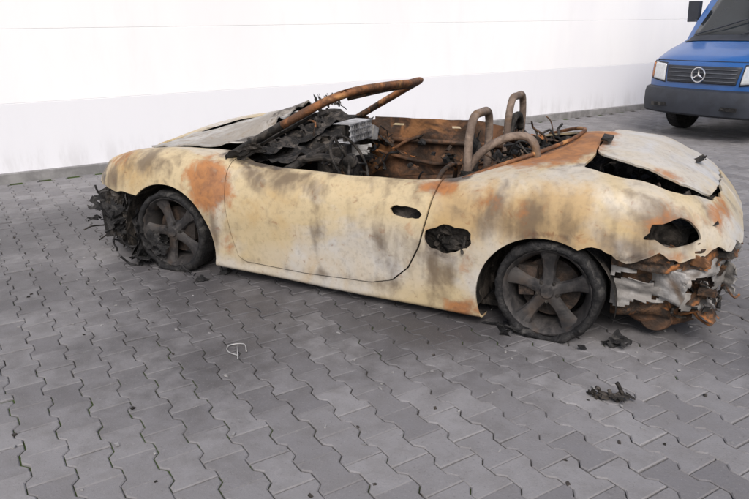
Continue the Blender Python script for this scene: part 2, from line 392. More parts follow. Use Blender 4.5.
def lid(poly,name,fn,mat,th=.01,wide=0):
    V=base.copy(); V2=base.copy(); V2[:,1]*=-1
    n=len(V); VV=np.vstack([V,V2]); FF=list(bF)+[tuple(reversed([i+n for i in f])) for f in bF]
    FF=[f for f in FF if VV[list(f),2].min()>.5]
    P=clip(VV,FF,lambda x,s,z,y:-sdpoly(x,s-np.where(y<0,wide*np.clip(-y*4,0,1),0),poly)+rg(x,y,11,.018))
    V=np.array([fn(*p) for p in P[0]])
    bm=bmesh.new(); vs=[bm.verts.new(p) for p in V]
    for f in P[1]:
        try: bm.faces.new([vs[i] for i in f])
        except Exception: pass
    bmesh.ops.remove_doubles(bm,verts=bm.verts,dist=.0008)
    me=bpy.data.meshes.new(name); bm.to_mesh(me); bm.free(); o=bpy.data.objects.new(name,me); COL.objects.link(o); o.parent=car
    for m in (mat,M_char): me.materials.append(m)
    me.polygons.foreach_set("use_smooth",[True]*len(me.polygons)); addmask(o); solid(o,th,-1,1); return o
def hoodf(x,y,z):
    p=Vector((x*4,y*4,1)); q=Vector((x*11,y*11,5))
    r=sst(.50-y,0,1.0); k=min(max((3.05-x)/1.0,0),1)
    back=max(0,(2.30-x)/.3)
    return (x,y,z+.014+.145*r*k+.020*mn.noise(p)+.010*mn.noise(q)+back**2*(.03+.10*mn.noise(Vector((y*8,2,0)))))
lid(hoodlid,"front_lid",hoodf,M_hood,wide=.09)
def deckf(x,y,z):
    p=Vector((x*5,y*5,3)); return (x,y,z+.014+.012*mn.noise(p)+.004*mn.noise(p*4)-.015*max(0,abs(y)-.35)*3)
lid(decklid,"engine_lid",deckf,M_lid)
mb=MB()
mb.box((-.14,.22,.915),(.05,.10,.02),None,0,.006); mb.crumple((-.60,.02,.795),.07,.12,.02,3,Matrix.Rotation(.5,3,'Y'),0,8,12)
mb.obj("engine_lid_hinges",[M_char],car)
# ---- inner structure
mb=MB()
def sheet(mb,c,sx,sy,rot,amp,seed,m=0,res=16,freq=4,lf=False): mb.crumple(c,sx,sy,amp,seed,rot,m,res,freq,.02,lf)
RX=Matrix.Rotation(math.pi/2,3,'X'); RY=Matrix.Rotation(math.pi/2,3,'Y')
mb.box((1.1,0,.075),(2.1,1.4,.03)); mb.box((1.15,0,.16),(1.7,.24,.14))
for s in(1,-1):
    mb.box((1.2,s*.74,.13),(1.65,.07,.07))
    sheet(mb,(1.25,s*.735,.39),1.35,.46,RX,.03,5+s)
    sheet(mb,(.27,s*.60,.45),.55,.6,RX,.03,15+s)
    sheet(mb,(2.05,s*.72,.40),.06,.5,RX,.02,25+s)
    mb.box((-.22,s*.45,.40),(1.0,.04,.30)); mb.box((2.5,s*.42,.40),(1.1,.05,.30))
sheet(mb,(1.99,0,.44),.66,1.5,RY,.05,31)
sheet(mb,(.30,0,.38),.62,1.35,RY,.04,32)
mb.box((2.5,0,.52),(1.0,1.0,.03),None,0,.01)
sheet(mb,(2.5,0,.60),1.0,1.15,None,.05,33)
mb.box((-.30,0,.45),(1.0,1.15,.03))
sheet(mb,(-.33,0,.60),.75,1.3,None,.08,34,freq=6)
mb.obj("charred_floor_and_bulkheads",[M_char],car)
mb=MB()
for xc,zc,r in((.015,.19,.345),(2.42,.20,.385)):
    for s in(1,-1):
        V=[];F=[];n=26
        for k in range(n+1):
            a=-.25+k*(math.pi+.5)/n
            for j,yy in enumerate((.835,.62,.50)): V.append((xc+r*(1 if j<2 else .9)*math.cos(a),s*yy,zc+r*(1 if j<2 else .9)*math.sin(a)))
        for k in range(n):
            for j in range(2): F.append((k*3+j,k*3+j+1,k*3+3+j+1,k*3+3+j))
        V.append((xc,s*.5,zc)); 
        for k in range(n): F.append((k*3+2,len(V)-1,k*3+5))
        mb.add(V,F)
mb.obj("wheel_wells",[M_char],car,True)
mb=MB()
sheet(mb,(1.22,-.70,.48),1.32,.56,RX,.035,51,0,26,4,True)
mb.box((1.2,-.68,.68),(1.2,.03,.04),None,0,.01); mb.box((1.2,-.68,.40),(1.1,.03,.06),Matrix.Rotation(.12,3,'Y'),0,.01)
mb.tube([(1.85,-.68,.62),(1.2,-.67,.52),(.65,-.68,.58)],.014,8)
mb.tube([(1.75,-.67,.35),(1.5,-.66,.62),(1.3,-.66,.72)],.012,8)
sheet(mb,(1.3,.70,.46),1.2,.40,RX,.03,52,0,16,5)
mb.obj("door_inner_frames",[M_door],car,True)
mb=MB()
mb.clutter((1.3,0,.28),(1.2,1.3,.25),90,100,3,.16)
mb.clutter((1.72,-.2,.66),(.40,1.0,.25),60,200,3,.13)
mb.clutter((.28,-.05,.74),(.34,.8,.22),120,300,3,.12)
mb.clutter((-.33,0,.67),(.6,.9,.07),50,350,2,.10)
mb.clutter((-.35,.56,.66),(.45,.1,.08),22,355,3,.09)
mb.clutter((2.4,0,.62),(.8,1.0,.08),40,360,2,.12)
mb.clutter((.75,0,.45),(.5,1.2,.25),50,380,3,.14)
mb.clutter((1.25,-.55,.58),(.8,.16,.24),26,390,3,.09)
mb.obj("charred_cockpit_debris",[M_char,M_rubber,M_charrust],car)
mb=MB()
mb.tube([(1.66,.66,.66),(1.66,.2,.72),(1.66,-.3,.74),(1.66,-.66,.74)],.028,10)
mb.tube([(1.70,.45,.70),(1.52,.40,.73),(1.40,.38,.70)],.025,10)
mb.box((1.62,.0,.62),(.22,.30,.24),Matrix.Rotation(.2,3,'Z'),0,.02)
sheet(mb,(1.80,0,.72),.28,1.25,None,.06,61,0,18,7,True)
mb.obj("dashboard_beam",[M_char],car)
mb=MB()
P0=Vector((1.46,-.02,.84))
for i in range(11): mb.box(P0+Vector((0,.14-.028*i,0)),(.012,.009,.11),None,0,.001)
for z in(-.055,-.02,.02,.055): mb.box(P0+Vector((0,-.0,z)),(.014,.31,.009),None,0,.001)
mb.box(P0+Vector((.05,0,0)),(.02,.30,.11),None,1,.004)
mb.box(P0+Vector((.06,0,.060)),(.12,.31,.006),None,0,.006); mb.box(P0+Vector((.06,-.0,-.06)),(.12,.31,.006),None,0,.004)
mb.box(P0+Vector((.03,-.20,-.04)),(.08,.07,.09),Matrix.Rotation(.3,3,'X'),2,.008)
mb.crumple(P0+Vector((.02,.02,-.13)),.18,.08,.02,72,RX@Matrix.Rotation(.5,3,'Y'),2,8,8)
mb.obj("instrument_carrier",[M_alu,M_char,M_silver],car)
mb=MB()
cen=Vector((1.34,.37,.71)); ax=Matrix.Rotation(-1.05,3,'Y')
mb.tube([cen+ax@Vector((.175*math.cos(a),.175*math.sin(a),0)) for a in [k*math.pi/8 for k in range(16)]],.009,8,0,2,True)
for a in(0.2,2.3,4.4): mb.tube([cen,cen+ax@Vector((.17*math.cos(a),.17*math.sin(a),0))],.010,6)
mb.lathe([(0,.02),(.04,.015),(.05,-.02),(0,-.03)],'y',12,tuple(cen))
mb.obj("steering_wheel",[M_char],car,True)
mb=MB()
for y in(.37,-.37):
    for s in(-.2,.2):
        mb.tube([(1.3,y+s,.2),(.95,y+s,.22),(.84,y+s,.30),(.72,y+s*.9,.62)],.014,8)
    mb.tube([(.72,y-.18,.62),(.69,y-.1,.72),(.69,y+.1,.72),(.72,y+.18,.62)],.014,8)
    for k in range(5): mb.tube([(1.28-.09*k,y-.2,.21),(1.28-.09*k,y,.18),(1.28-.09*k,y+.2,.21)],.005,6)
    for k in range(5): mb.tube([(.82-.025*k,y-.19,.34+.07*k),(.84-.025*k,y,.34+.07*k),(.82-.025*k,y+.19,.34+.07*k)],.005,6)
mb.obj("seat_frames",[M_charrust],car,True)
mb=MB()
for y0,zt in((.37,1.04),(-.38,1.06)):
    mb.tube([(.52,y0+.18,.55),(.52,y0+.18,.80),(.515,y0+.175,.94),(.51,y0+.12,zt-.01),(.51,y0,zt),(.51,y0-.12,zt-.01),(.515,y0-.175,.94),(.52,y0-.18,.80),(.52,y0-.18,.55)],.023,12,0,5)
mb.tube([(.53,.60,.66),(.53,0,.68),(.53,-.60,.66)],.023,10)
mb.tube([(.545,.52,.64),(.53,.52,.74),(.455,.51,.85),(.35,.49,.92),(.25,.47,.94),(.19,.455,.90),(.17,.45,.80)],.022,12,0,5)
mb.obj("roll_bars",[M_brown],car,True)
mb=MB()
for y0 in(-.37,):
    for k in range(6): mb.tube([(.53,y0-.15+.06*k,.72),(.53,y0-.15+.06*k,.93)],.006,6)
    for k in range(5): mb.tube([(.53,y0-.16,.74+.05*k),(.53,y0+.16,.74+.05*k)],.006,6)
    mb.tube([(.51,y0-.12,.84),(.50,y0-.05,.93),(.505,y0+.06,.93),(.51,y0+.12,.83)],.022,8)
mb.crumple((.54,.37,.80),.22,.18,.03,444,RY,0,10,10)
mb.obj("headrest_remains",[M_char],car,True)
mb=MB()
Lp=[(2.0,.70,.75),(1.86,.685,.83),(1.62,.655,.96),(1.40,.61,1.075),(1.28,.54,1.130),(1.215,.40,1.150),(1.18,.18,1.152),(1.17,0,1.148)]
Rp=[(a,-b,c-.012) for a,b,c in reversed(Lp[:-1])]
mb.tube(Lp[:4],.036,12,1,5,flat=.7)
mb.tube(Lp[2:]+Rp[:5],.040,12,0,5,flat=.62)
mb.tube(Rp[3:],.032,12,2,5,flat=.75)
mb.tube([(1.98,.62,.76),(1.82,.63,.82),(1.6,.60,.935),(1.44,.57,1.02)],.010,8,1)
mb.tube([(1.28,.48,1.10),(1.22,.36,1.115),(1.20,.1,1.12),(1.20,-.3,1.11)],.010,8,2)
mb.crumple((1.33,.55,1.115),.20,.06,.02,445,Matrix.Rotation(.35,3,'Y'),0,8,10,.2)
mb.obj("windscreen_frame",[M_rust,M_char,M_charrust],car,True)
mb=MB()
mb.tube([(1.99,.68,.76),(1.98,.45,.80),(1.98,0,.85),(1.98,-.45,.89),(1.98,-.68,.87)],.022,8,0)
sheet(mb,(1.90,0,.77),.22,1.3,None,.05,81,0,18,8,True)
for k in range(11):
    y=-.60+k*.11; x=1.93+random.uniform(-.05,.04); mb.crumple((x,y,.80+lift(x,y)+random.uniform(-.02,.04)),.10,.06,.03,400+k,Matrix.Rotation(random.uniform(-1.4,-.3),3,'Y')@Matrix.Rotation(random.uniform(-.5,.5),3,'X'),0,6,12,.4)
for k in range(6): mb.crumple((1.96+.02*k,-.62+.03*k,.97),.10,.05,.02,470+k,Matrix.Rotation(random.uniform(-1.5,-.8),3,'Y'),0,6,12,.4)
mb.crumple((1.84,.72,.80),.18,.10,.04,91,Matrix.Rotation(.9,3,'X')@Matrix.Rotation(.6,3,'Y'),0,8,10,.3)
mb.obj("charred_cowl",[M_char],car)
mb=MB()
mb.tube([(.50,.69,.735),(.33,.575,.80),(.15,.43,.862),(.05,.22,.893),(.025,0,.903),(.05,-.22,.893),(.15,-.43,.862),(.33,-.575,.80)],.011,8)
mb.obj("cockpit_rear_lip",[M_rust],car,True)
mb=MB()
for s in(1,-1):
    mb.box((.5,s*.78,.455),(.32,.02,.22),None,0,.004)
    mb.crumple((.52,s*.82,.46),.26,.16,.05,95+s,RX,0,10,14)
    mb.clutter((.5,s*.81,.45),(.2,.04,.1),12,1200,1,.06)
    mb.box((.75,s*.80,.575),(.26,.02,.10))
mb.obj("side_intakes",[M_char],car)
# ------------------------------------------------------------ wheels
def wheel(name,cx,cy,cz,s,R=.235,steer=0,seed=0,tb=1.0):
    e=bpy.data.objects.new(name,None); COL.objects.link(e); e.parent=car; e.location=(cx,cy,cz); e.rotation_euler=(0,0,steer)
    mb=MB()
    prof=[(R,0.0),(R+.004,-.012),(R-.012,-.022),(R-.02,-.05),(R-.035,-.09),(R-.03,-.17),(R-.012,-.2),(R,-.215),(R-.006,-.215),(R-.022,-.2),(R-.045,-.17),(R-.048,-.09),(R-.034,-.05),(R-.018,-.01),(R-.008,.0)]
    mb.lathe([(r,h*s) for r,h in prof],'y',64,m=0,closed=True)
    ns=5
    for k in range(ns):
        a0=2*math.pi*k/ns+.3+seed
        secs=[]
        for t in np.linspace(0,1,7):
            r=.035+(R-.05)*t; hw=.036-.006*math.sin(math.pi*t)+.024*t**3; dep=-.030-.018*math.sin(math.pi*t*.9)+.012*t; th=.02
            q=[]
            for (u,v) in((-1,-1),(-.75,.55),(-.3,1),(.3,1),(.75,.55),(1,-1)):
                y=(dep+(v*.5)*th)*s; tx=u*hw
                q.append((r*math.cos(a0)-tx*math.sin(a0),y,r*math.sin(a0)+tx*math.cos(a0)))
            secs.append(q)
        V=[p for q in secs for p in q]; F=[]
        for i in range(6):
            for j in range(6): F.append((i*6+j,i*6+(j+1)%6,(i+1)*6+(j+1)%6,(i+1)*6+j))
        mb.add(V,F,0)
    mb.lathe([(0,-.008*s),(.030,-.010*s),(.036,-.02*s),(.06,-.03*s),(.068,-.05*s),(.068,-.08*s),(0,-.08*s)],'y',32)
    for k in range(5):
        a=2*math.pi*(k+.5)/5+.3+seed; mb.lathe([(0,-.016*s),(.009,-.018*s),(.010,-.035*s)],'y',10,(.052*math.cos(a),-.004*s,.052*math.sin(a)),1)
    mb.obj("rim",[M_wheel,M_char],e,True,35)
    mb=MB()
    mb.lathe([(.05,-.10*s),(.150,-.10*s),(.152,-.125*s),(.05,-.125*s)],'y',48,m=0,closed=True)
    mb.box((.11 if cx<1 else -.11,-.10*s,.04),(.09,.09,.16),None,0,.01)
    mb.lathe([(.0,-.09*s),(.07,-.09*s),(.07,-.3*s),(0,-.3*s)],'y',24)
    mb.obj("brake_disc",[M_disc],e,False)
    mb=MB(); n=90; prof2=[(R-.004,-.006),(R+.010,.008),(R+.024,.006),(R+.034,-.02),(R+.038,-.11),(R+.036,-.19),(R+.028,-.245),(R+.010,-.25),(R-.01,-.22)]
    V=[];F=[];K=len(prof2)
    for i in range(n):
        a=2*math.pi*i/n
        for j,(r,h) in enumerate(prof2):
            p=Vector((math.cos(a)*2.2,math.sin(a)*2.2,j*.35+seed*5)); nz=mn.noise(p)*.011+mn.noise(p*3.5)*.010
            rr=r+nz*(0.3 if j<1 else 1)*tb; hh=h+(mn.noise(p*1.5+Vector((3,3,3)))*.010+mn.noise(p*5)*.008)*(0 if j==0 else 1)
            x=rr*math.cos(a); z=rr*math.sin(a)
            z=max(z,-cz+.004+abs(mn.noise(p*4))*.004)
            if z<-cz+.03: hh+=.018*(1 if j<4 else -1)
            V.append((x,hh*s,z))
    for i in range(n):
        i2=(i+1)%n
        for j in range(K-1): F.append((i*K+j,i*K+j+1,i2*K+j+1,i2*K+j))
    mb.add(V,F,0)
    o=mb.obj("burnt_tyre",[M_rubber],e,True)
    md=o.modifiers.new("s","SOLIDIFY"); md.thickness=.006
    return e
wheel("rear_wheel_left",-.005,.865,.240,1,.225,seed=.0)
wheel("rear_wheel_right",-.005,-.865,.240,-1,.225,seed=.5)
wheel("front_wheel_left",2.415,.835,.255,1,.232,steer=.04,seed=.9)
wheel("front_wheel_right",2.415,-.835,.255,-1,.232,steer=.04,seed=.2)
mb=MB()
mb.clutter((2.62,.80,.14),(.22,.14,.20),26,500,1,.13)
mb.clutter((2.4,.80,.012),(.7,.22,.02),20,520,1,.09)
mb.clutter((-.05,.80,.012),(.65,.22,.02),20,530,1,.09)
mb.crumple((2.70,.80,.22),.42,.14,.05,77,Matrix.Rotation(1.4,3,'Y'),0,10,9,.3)
mb.crumple((2.66,.84,.16),.30,.10,.04,78,Matrix.Rotation(1.5,3,'Y'),0,10,9,.3)
mb.obj("tyre_shreds",[M_rubber],car)
# ------------------------------------------------------------ burnt front end
mb=MB()
for s in(1,-1):
    Rm=Matrix.Rotation(-.35*s,3,'Z')@Matrix.Rotation(.25,3,'Y')
    mb.box((3.05,s*.55,.27),(.10,.34,.34),Rm,0,.02)
    for k in range(14): mb.box((3.105,s*(.40+.022*k),.27),(.012,.006,.30),Rm,2)
mb.tube([(3.02,.66,.36),(3.20,.45,.38),(3.26,0,.39),(3.20,-.45,.38),(3.02,-.66,.36)],.03,8,0)
mb.tube([(2.80,.70,.16),(3.12,.60,.12),(3.22,0,.11),(3.12,-.60,.12),(2.80,-.70,.16)],.022,8,1)
for k in range(26):
    a=random.uniform(-1.25,1.25); y=.78*math.sin(a); x=2.72+.52*math.cos(a)
    mb.crumple((x,y,random.uniform(.12,.48)),random.uniform(.14,.30),random.uniform(.10,.22),.07,600+k,Matrix.Rotation(-a,3,'Z')@Matrix.Rotation(math.pi/2+random.uniform(-.5,.5),3,'Y'),random.choice((0,1,1)),9,8,.3)
for k in range(8):
    mb.crumple((2.85+.03*k,.74-.012*k*k/4,.12+.05*(k%5)),.2,.16,.06,640+k,Matrix.Rotation(-.5,3,'Z')@RX@Matrix.Rotation(random.uniform(-.5,.5),3,'X'),random.choice((0,1,2)) if k%4==0 else 0,9,8,.3)
mb.crumple((2.98,.68,.43),.24,.12,.03,655,Matrix.Rotation(-.5,3,'Z')@RX,3,8,7,.2)
mb.clutter((3.0,.3,.30),(.35,1.0,.4),70,700,2,.13); mb.clutter((2.98,.66,.28),(.24,.18,.40),34,720,2,.09)
mb.obj("burnt_front_bumper",[M_char,M_rubber,M_disc,M_silver],car)
# ------------------------------------------------------------ burnt rear end
mb=MB()
mb.lathe([(0,.30),(.07,.30),(.085,.27),(.085,-.27),(.07,-.30),(0,-.30)],'y',28,(-.50,.36,.12),4)
mb.tube([(-.36,.64,.15),(-.46,.63,.10),(-.58,.57,.095),(-.70,.45,.11)],.034,12,4)
mb.tube([(-.55,.1,.17),(-.70,0,.15),(-.84,0,.15)],.035,10,0)
mb.box((-.56,.0,.36),(.18,1.20,.10),None,0,.015)
for s in(1,-1): mb.box((-.42,s*.52,.36),(.45,.05,.12),None,0,.01); mb.box((-.50,s*.60,.52),(.20,.06,.12),Matrix.Rotation(.2*s,3,'Z'),1,.01)
mb.clutter((-.50,.45,.38),(.25,.5,.22),60,810,2,.10)
mb.clutter((-.60,.58,.25),(.34,.3,.24),44,812,2,.10)
mb.clutter((-.5,-.4,.38),(.3,.6,.25),30,811,2,.12)
mb.obj("burnt_rear_structure",[M_charrust,M_char,M_rust,M_body,M_door],car,False)
def wrap(mb,r0,z0,z1,seed,thr,m,nu=70,nv=16,amp=.03,a0=-.05,a1=3.19):
    V=[];F=[]
    for i in range(nu+1):
        u=i/nu; a=a0+u*(a1-a0)
        ca,sa=math.cos(a),math.sin(a)
        bx=-.34-(.50-r0)*abs(sa)**.75*(1 if sa>0 else -1); by=(.80-r0)*abs(ca)**.7*(1 if ca>0 else -1)
        for j in range(nv+1):
            v=j/nv; q=Vector((u*11+seed,v*2.4,seed*2.3))
            d=amp*(mn.noise(q)+.5*mn.noise(q*2.1)+.15*mn.noise(q*4.5))
            zz=z0+(z1-z0)*v+.05*mn.noise(Vector((u*9,seed,v)))
            V.append((bx-d*sa,by+d*ca,zz))
    for i in range(nu):
        for j in range(nv):
            u,v=i/nu,j/nv
            h=mn.noise(Vector((u*8+seed*3,v*1.6,1)))+.35*mn.noise(Vector((u*20+seed*3,v*5,1)))+.35*(abs(v-.5)*2)**3
            if h>thr: continue
            F.append((i*(nv+1)+j,(i+1)*(nv+1)+j,(i+1)*(nv+1)+j+1,i*(nv+1)+j+1))
    mb.add(V,F,m)
mb=MB(); wrap(mb,.07,.14,.49,3.3,.50,0); 
o=mb.obj("inner_bumper_remains",[M_charrust],car,True); md=o.modifiers.new("s","SOLIDIFY"); md.thickness=.004
mb=MB(); wrap(mb,.015,.22,.44,7.7,.10,0,140,26,.045); wrap(mb,.035,.12,.34,12.1,.02,0,140,22,.05); wrap(mb,.0,.38,.50,17.3,-.02,1,110,12,.03)
o=mb.obj("melted_rear_bumper",[M_silver,M_charrust],car,True); md=o.modifiers.new("s","SOLIDIFY"); md.thickness=.004; md=o.modifiers.new("es","EDGE_SPLIT"); md.split_angle=math.radians(60)
mb=MB()
mb.crumple((-.50,.745,.34),.24,.17,.03,871,Matrix.Rotation(-.35,3,'Z')@RX@Matrix.Rotation(.2,3,'Z'),0,14,5,.15)
mb.crumple((-.66,.62,.24),.20,.12,.04,872,Matrix.Rotation(-.8,3,'Z')@RX@Matrix.Rotation(-.4,3,'Z'),0,14,6,.2)
mb.crumple((-.60,.70,.455),.24,.06,.02,873,Matrix.Rotation(-.7,3,'Z')@RX,1,14,6,.2)
mb.crumple((-.78,.40,.30),.20,.14,.04,874,Matrix.Rotation(-1.1,3,'Z')@RX,0,14,6,.2)
o=mb.obj("hanging_bumper_scraps",[M_silver,M_door],car,True); md=o.modifiers.new("s","SOLIDIFY"); md.thickness=.004
# ------------------------------------------------------------ wall
A=Vector((5.99,-.51,0)); Bw=Vector((.44,-9.52,0)); wd=(A-Bw).normalized(); wn=Vector((wd.y,-wd.x,0))
if wn.dot(Vector((-.64,4.0,0))-A)<0: wn=-wn
wy=math.atan2(wd.y,wd.x)
wall=empty("white_building_wall")
mb=MB(); R=Matrix.Rotation(wy,3,'Z')
L0,L1=-22,12; cl=(L0+L1)/2; LL=L1-L0
z=.0
hs=[.80]+[.73]*7
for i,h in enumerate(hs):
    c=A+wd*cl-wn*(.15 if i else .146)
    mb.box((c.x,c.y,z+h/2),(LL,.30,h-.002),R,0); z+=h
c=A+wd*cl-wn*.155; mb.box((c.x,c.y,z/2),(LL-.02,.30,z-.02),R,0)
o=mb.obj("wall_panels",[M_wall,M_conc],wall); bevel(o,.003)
mb=MB(); c=A+wd*cl+wn*.035; mb.box((c.x,c.y,.035),(LL,.07,.12),R,0); c=A+wd*cl-wn*.1; mb.box((c.x,c.y,z+.04),(LL+.1,.55,.08),R,0)
o=mb.obj("concrete_plinth",[M_conc],wall); bevel(o,.008)
# ------------------------------------------------------------ ground and paving
gm=mesh("ground",[(-90,-90,-.010),(90,-90,-.010),(90,90,-.010),(-90,90,-.010)],[(0,1,2,3)],M_joint)
L=.20; Wd=.140; Aa=.0125
xs=[0,.036,.064,.136,.164,.2]; hh=[Aa,Aa,-Aa,-Aa,Aa,Aa]
poly=[(x-L/2,-Wd/2-h) for x,h in zip(xs,hh)]+[(x-L/2,Wd/2+h) for x,h in zip(xs[::-1],hh[::-1])]
poly=np.array(poly); n=len(poly)
def inset(P,d):
    Q=[]
    for i in range(len(P)):
        a,b,c=P[i-1],P[i],P[(i+1)%len(P)]
        e1=(b-a)/np.linalg.norm(b-a); e2=(c-b)/np.linalg.norm(c-b)
        n1=np.array([-e1[1],e1[0]]); n2=np.array([-e2[1],e2[0]]); m=n1+n2; m/=(m@m)/2; Q.append(b+m*d)
    return np.array(Q)
r0=inset(poly,.0018); r1=inset(poly,.0060)
ua=np.array([wn.x,wn.y]); va=np.array([wd.x,wd.y]); org=np.array([A.x,A.y])
V=[];F=[];T=[];C=[]
rnd=random.Random(5)
nx=int(17/L); ny0,ny1=int(-17/Wd),int(9/Wd)
for j in range(ny0,ny1):
    for i in range(0,nx):
        u=.09+L*(i+.5)+(L/2 if j%2 else 0); v=j*Wd
        c=org+ua*u+va*v
        if c[1]>4.6 or c[0]>7.5 or c[0]<-7: continue
        tx,ty=rnd.gauss(0,.009),rnd.gauss(0,.011); dz=rnd.gauss(0,.0011)+.006*mn.noise(Vector((c[0]*.7,c[1]*.7,2)))
        ro=rnd.gauss(0,.008); sx,sy=rnd.gauss(0,.0007),rnd.gauss(0,.0007)
        tone=min(max(rnd.gauss(.5,.24)+.3*mn.noise(Vector((c[0]*.8,c[1]*.8,9))),0),1); b=len(V)
        for ring,zz in((r0,-.016),(r0,-.004),(r1,0.)):
            for q in ring:
                qq=(q[0]-ro*q[1]+sx,q[1]+ro*q[0]+sy); w2=c+ua*qq[0]+va*qq[1]; V.append((w2[0],w2[1],zz+(dz+tx*q[0]+ty*q[1] if zz>-.01 else 0)))
        for k in range(n):
            k2=(k+1)%n; F.append((b+k,b+k2,b+n+k2,b+n+k)); F.append((b+n+k,b+n+k2,b+2*n+k2,b+2*n+k))
        F.append(tuple(b+2*n+k for k in range(n))); T+= [tone]*(3*n)
hand=ua[0]*va[1]-ua[1]*va[0]
if hand<0: F=[tuple(reversed(f)) for f in F]
o=mesh("paving",V,F,M_pave)
at=o.data.attributes.new("tone",'FLOAT','POINT'); at.data.foreach_set("value",T)
VA=np.array(V); st=npblobs(VA*np.array([1,1,0]),[((1.6,.9,0),(3.2,1.5,1),1.15),((3.8,.3,0),(2.6,2.0,1),.95),((1.8,1.7,0),(2.0,1.4,1),.8),((0.8,.2,0),(3.6,1.4,1),1.2),((3.4,1.7,0),(2.4,2.2,1),.8),((-.5,-6.5,0),(2,1.5,1),.4),((-1.0,.5,0),(.8,.9,1),.7)])
sn=np.array([mn.noise(Vector((a*1.1,b*1.1,4)))+.5*mn.noise(Vector((a*2.7,b*2.7,7)))+.35*mn.noise(Vector((a*6,b*6,1))) for a,b,_ in V])
at=o.data.attributes.new("stain",'FLOAT','POINT'); at.data.foreach_set("value",st+sn*(.22+.30*np.clip(st,0,1)))
mb=MB()
mb.clutter((-.37,1.34,.015),(.15,.05,.015),9,900,1,.045); mb.crumple((-.40,1.34,.02),.15,.06,.03,901,None,0,8,12,.3)
mb.obj("black_debris",[M_char])
mb=MB(); mb.tube([(1.26,1.62,.006),(1.32,1.56,.008),(1.38,1.60,.006),(1.34,1.66,.008),(1.27,1.67,.006)],.003,6); mb.tube([(1.33,1.60,.012),(1.25,1.70,.008)],.003,6)
mb.obj("wire_scrap",[simple("pale_wire",(.45,.45,.45),.5,.2)],None,True)
mb=MB()
for k in range(260):
    x=random.uniform(-1.6,4.8); y=random.uniform(-1.2,2.8)
    mb.box((x,y,.003),(random.uniform(.004,.02),random.uniform(.004,.012),.006),Matrix.Rotation(random.uniform(0,3),3,'Z'),random.randrange(2),.002)
mb.obj("ash_crumbs",[M_char,M_conc])
# ------------------------------------------------------------ van
van=empty("blue_delivery_van",(-.40,-5.95,0),wy); van.scale=(.955,.955,.955)
nb=N("blue_van_paint"); a=nb.noise(3,3,.5); nb.b.inputs["Coat Weight"].default_value=.5; nb.b.inputs["Coat Roughness"].default_value=.12
M_blue=nb.out(nb.mix(nb.mr(a,.3,.7),(.010,.075,.26),(.014,.09,.30)),.4)
M_plas=simple("van_dark_plastic",(.025,.03,.042),.6,0,.3,6,.1)
M_glass=simple("van_dark_glass",(.02,.025,.03),.08,0,.2,2,0)
M_lamp=simple("headlamp_glass",(.62,.64,.66),.12,.3,.15,20,.1,1)
M_chr=simple("chrome",(.75,.75,.77),.2,.9,.1,4,0)
M_slat=simple("grille_slats",(.09,.10,.12),.5)
FP=[(-.10,.36),(-.03,.42),(0,.52),(0,.70),(-.015,.85),(-.045,1.0),(-.10,1.085),(-.20,1.13),(-.50,1.225),(-.80,1.31),(-.90,1.36),(-1.10,1.60),(-1.40,1.96),(-1.62,2.19),(-1.80,2.29),(-2.2,2.35),(-3.2,2.38),(-4.6,2.37),(-4.85,2.33),(-4.95,2.2),(-4.98,1.3),(-4.98,.50),(-4.93,.40)]
def arch(xc,r,n=12): return [(xc-r*math.cos(math.pi*k/n),.40+max(0,r*math.sin(math.pi*k/n)*1.0)) for k in range(n+1)]
FP+= arch(-3.95,.40)+arch(-.93,.42)
def vmap(x,z,t):
    hw=.955-.02*max(0,(1.0-z))-.11*max(0,(z-1.15))/1.2
    e=abs(t)
    fr=max(0,1+x/1.8) if x>-1.8 else 0
    xx=x-.20*fr*e**3.2*(1 if z<1.4 else .6)
    if x>-1.8 and z<1.2: hw-=.05*fr
    zz=z-(.06*e**6 if z>1.05 and x<-1.3 else (.05*e**5 if z>1.05 else 0))
    return (xx,hw*t,zz)
ts=np.concatenate([[-1,-.985,-.95],np.linspace(-.9,.9,19),[.95,.985,1]])
V=[];F=[];K=len(FP)
for t in ts:
    for (x,z) in FP: V.append(vmap(x,z,t))
for i in range(len(ts)-1):
    for j in range(K): j2=(j+1)%K; F.append((i*K+j,(i+1)*K+j,(i+1)*K+j2,i*K+j2))
F.append(tuple(range(K))); F.append(tuple(reversed([(len(ts)-1)*K+j for j in range(K)])))
o=mesh("van_body",V,F,M_blue,van,True)
bm=bmesh.new(); bm.from_mesh(o.data); bmesh.ops.recalc_face_normals(bm,faces=bm.faces); bm.to_mesh(o.data); bm.free()
bevel(o,.03,3); md=o.modifiers.new("es","EDGE_SPLIT"); md.split_angle=math.radians(50)
FX=np.array([q[0] for q in FP[:14]]); FZ=np.array([q[1] for q in FP[:14]])
def fpatch(name,yz,off,mat,depth=.02,res=10,smooth=True):
    V=[];F=[]
    for i in range(res+1):
        for j in range(res+1):
            a=i/res;b=j/res; (t0,z0),(t1,z1),(t2,z2),(t3,z3)=yz
            t=(1-a)*(1-b)*t0+a*(1-b)*t1+a*b*t2+(1-a)*b*t3; z=(1-a)*(1-b)*z0+a*(1-b)*z1+a*b*z2+(1-a)*b*z3
            x=np.interp(z,FZ,FX); X,Y,Z=vmap(x,z,t)
            sl=np.interp(z+.01,FZ,FX)-np.interp(z-.01,FZ,FX); nn=Vector((.02,0,-sl)).normalized()
            V.append((X+nn.x*off,Y,Z+nn.z*off))
    for i in range(res):
        for j in range(res): F.append((i*(res+1)+j,(i+1)*(res+1)+j,(i+1)*(res+1)+j+1,i*(res+1)+j+1))
    o=mesh(name,V,F,mat,van,smooth); md=o.modifiers.new("so","SOLIDIFY"); md.thickness=depth; md.offset=1
    return o
fpatch("windscreen",[(-.86,1.37),(.86,1.37),(.80,2.16),(-.80,2.16)],.004,M_glass,.006,14)
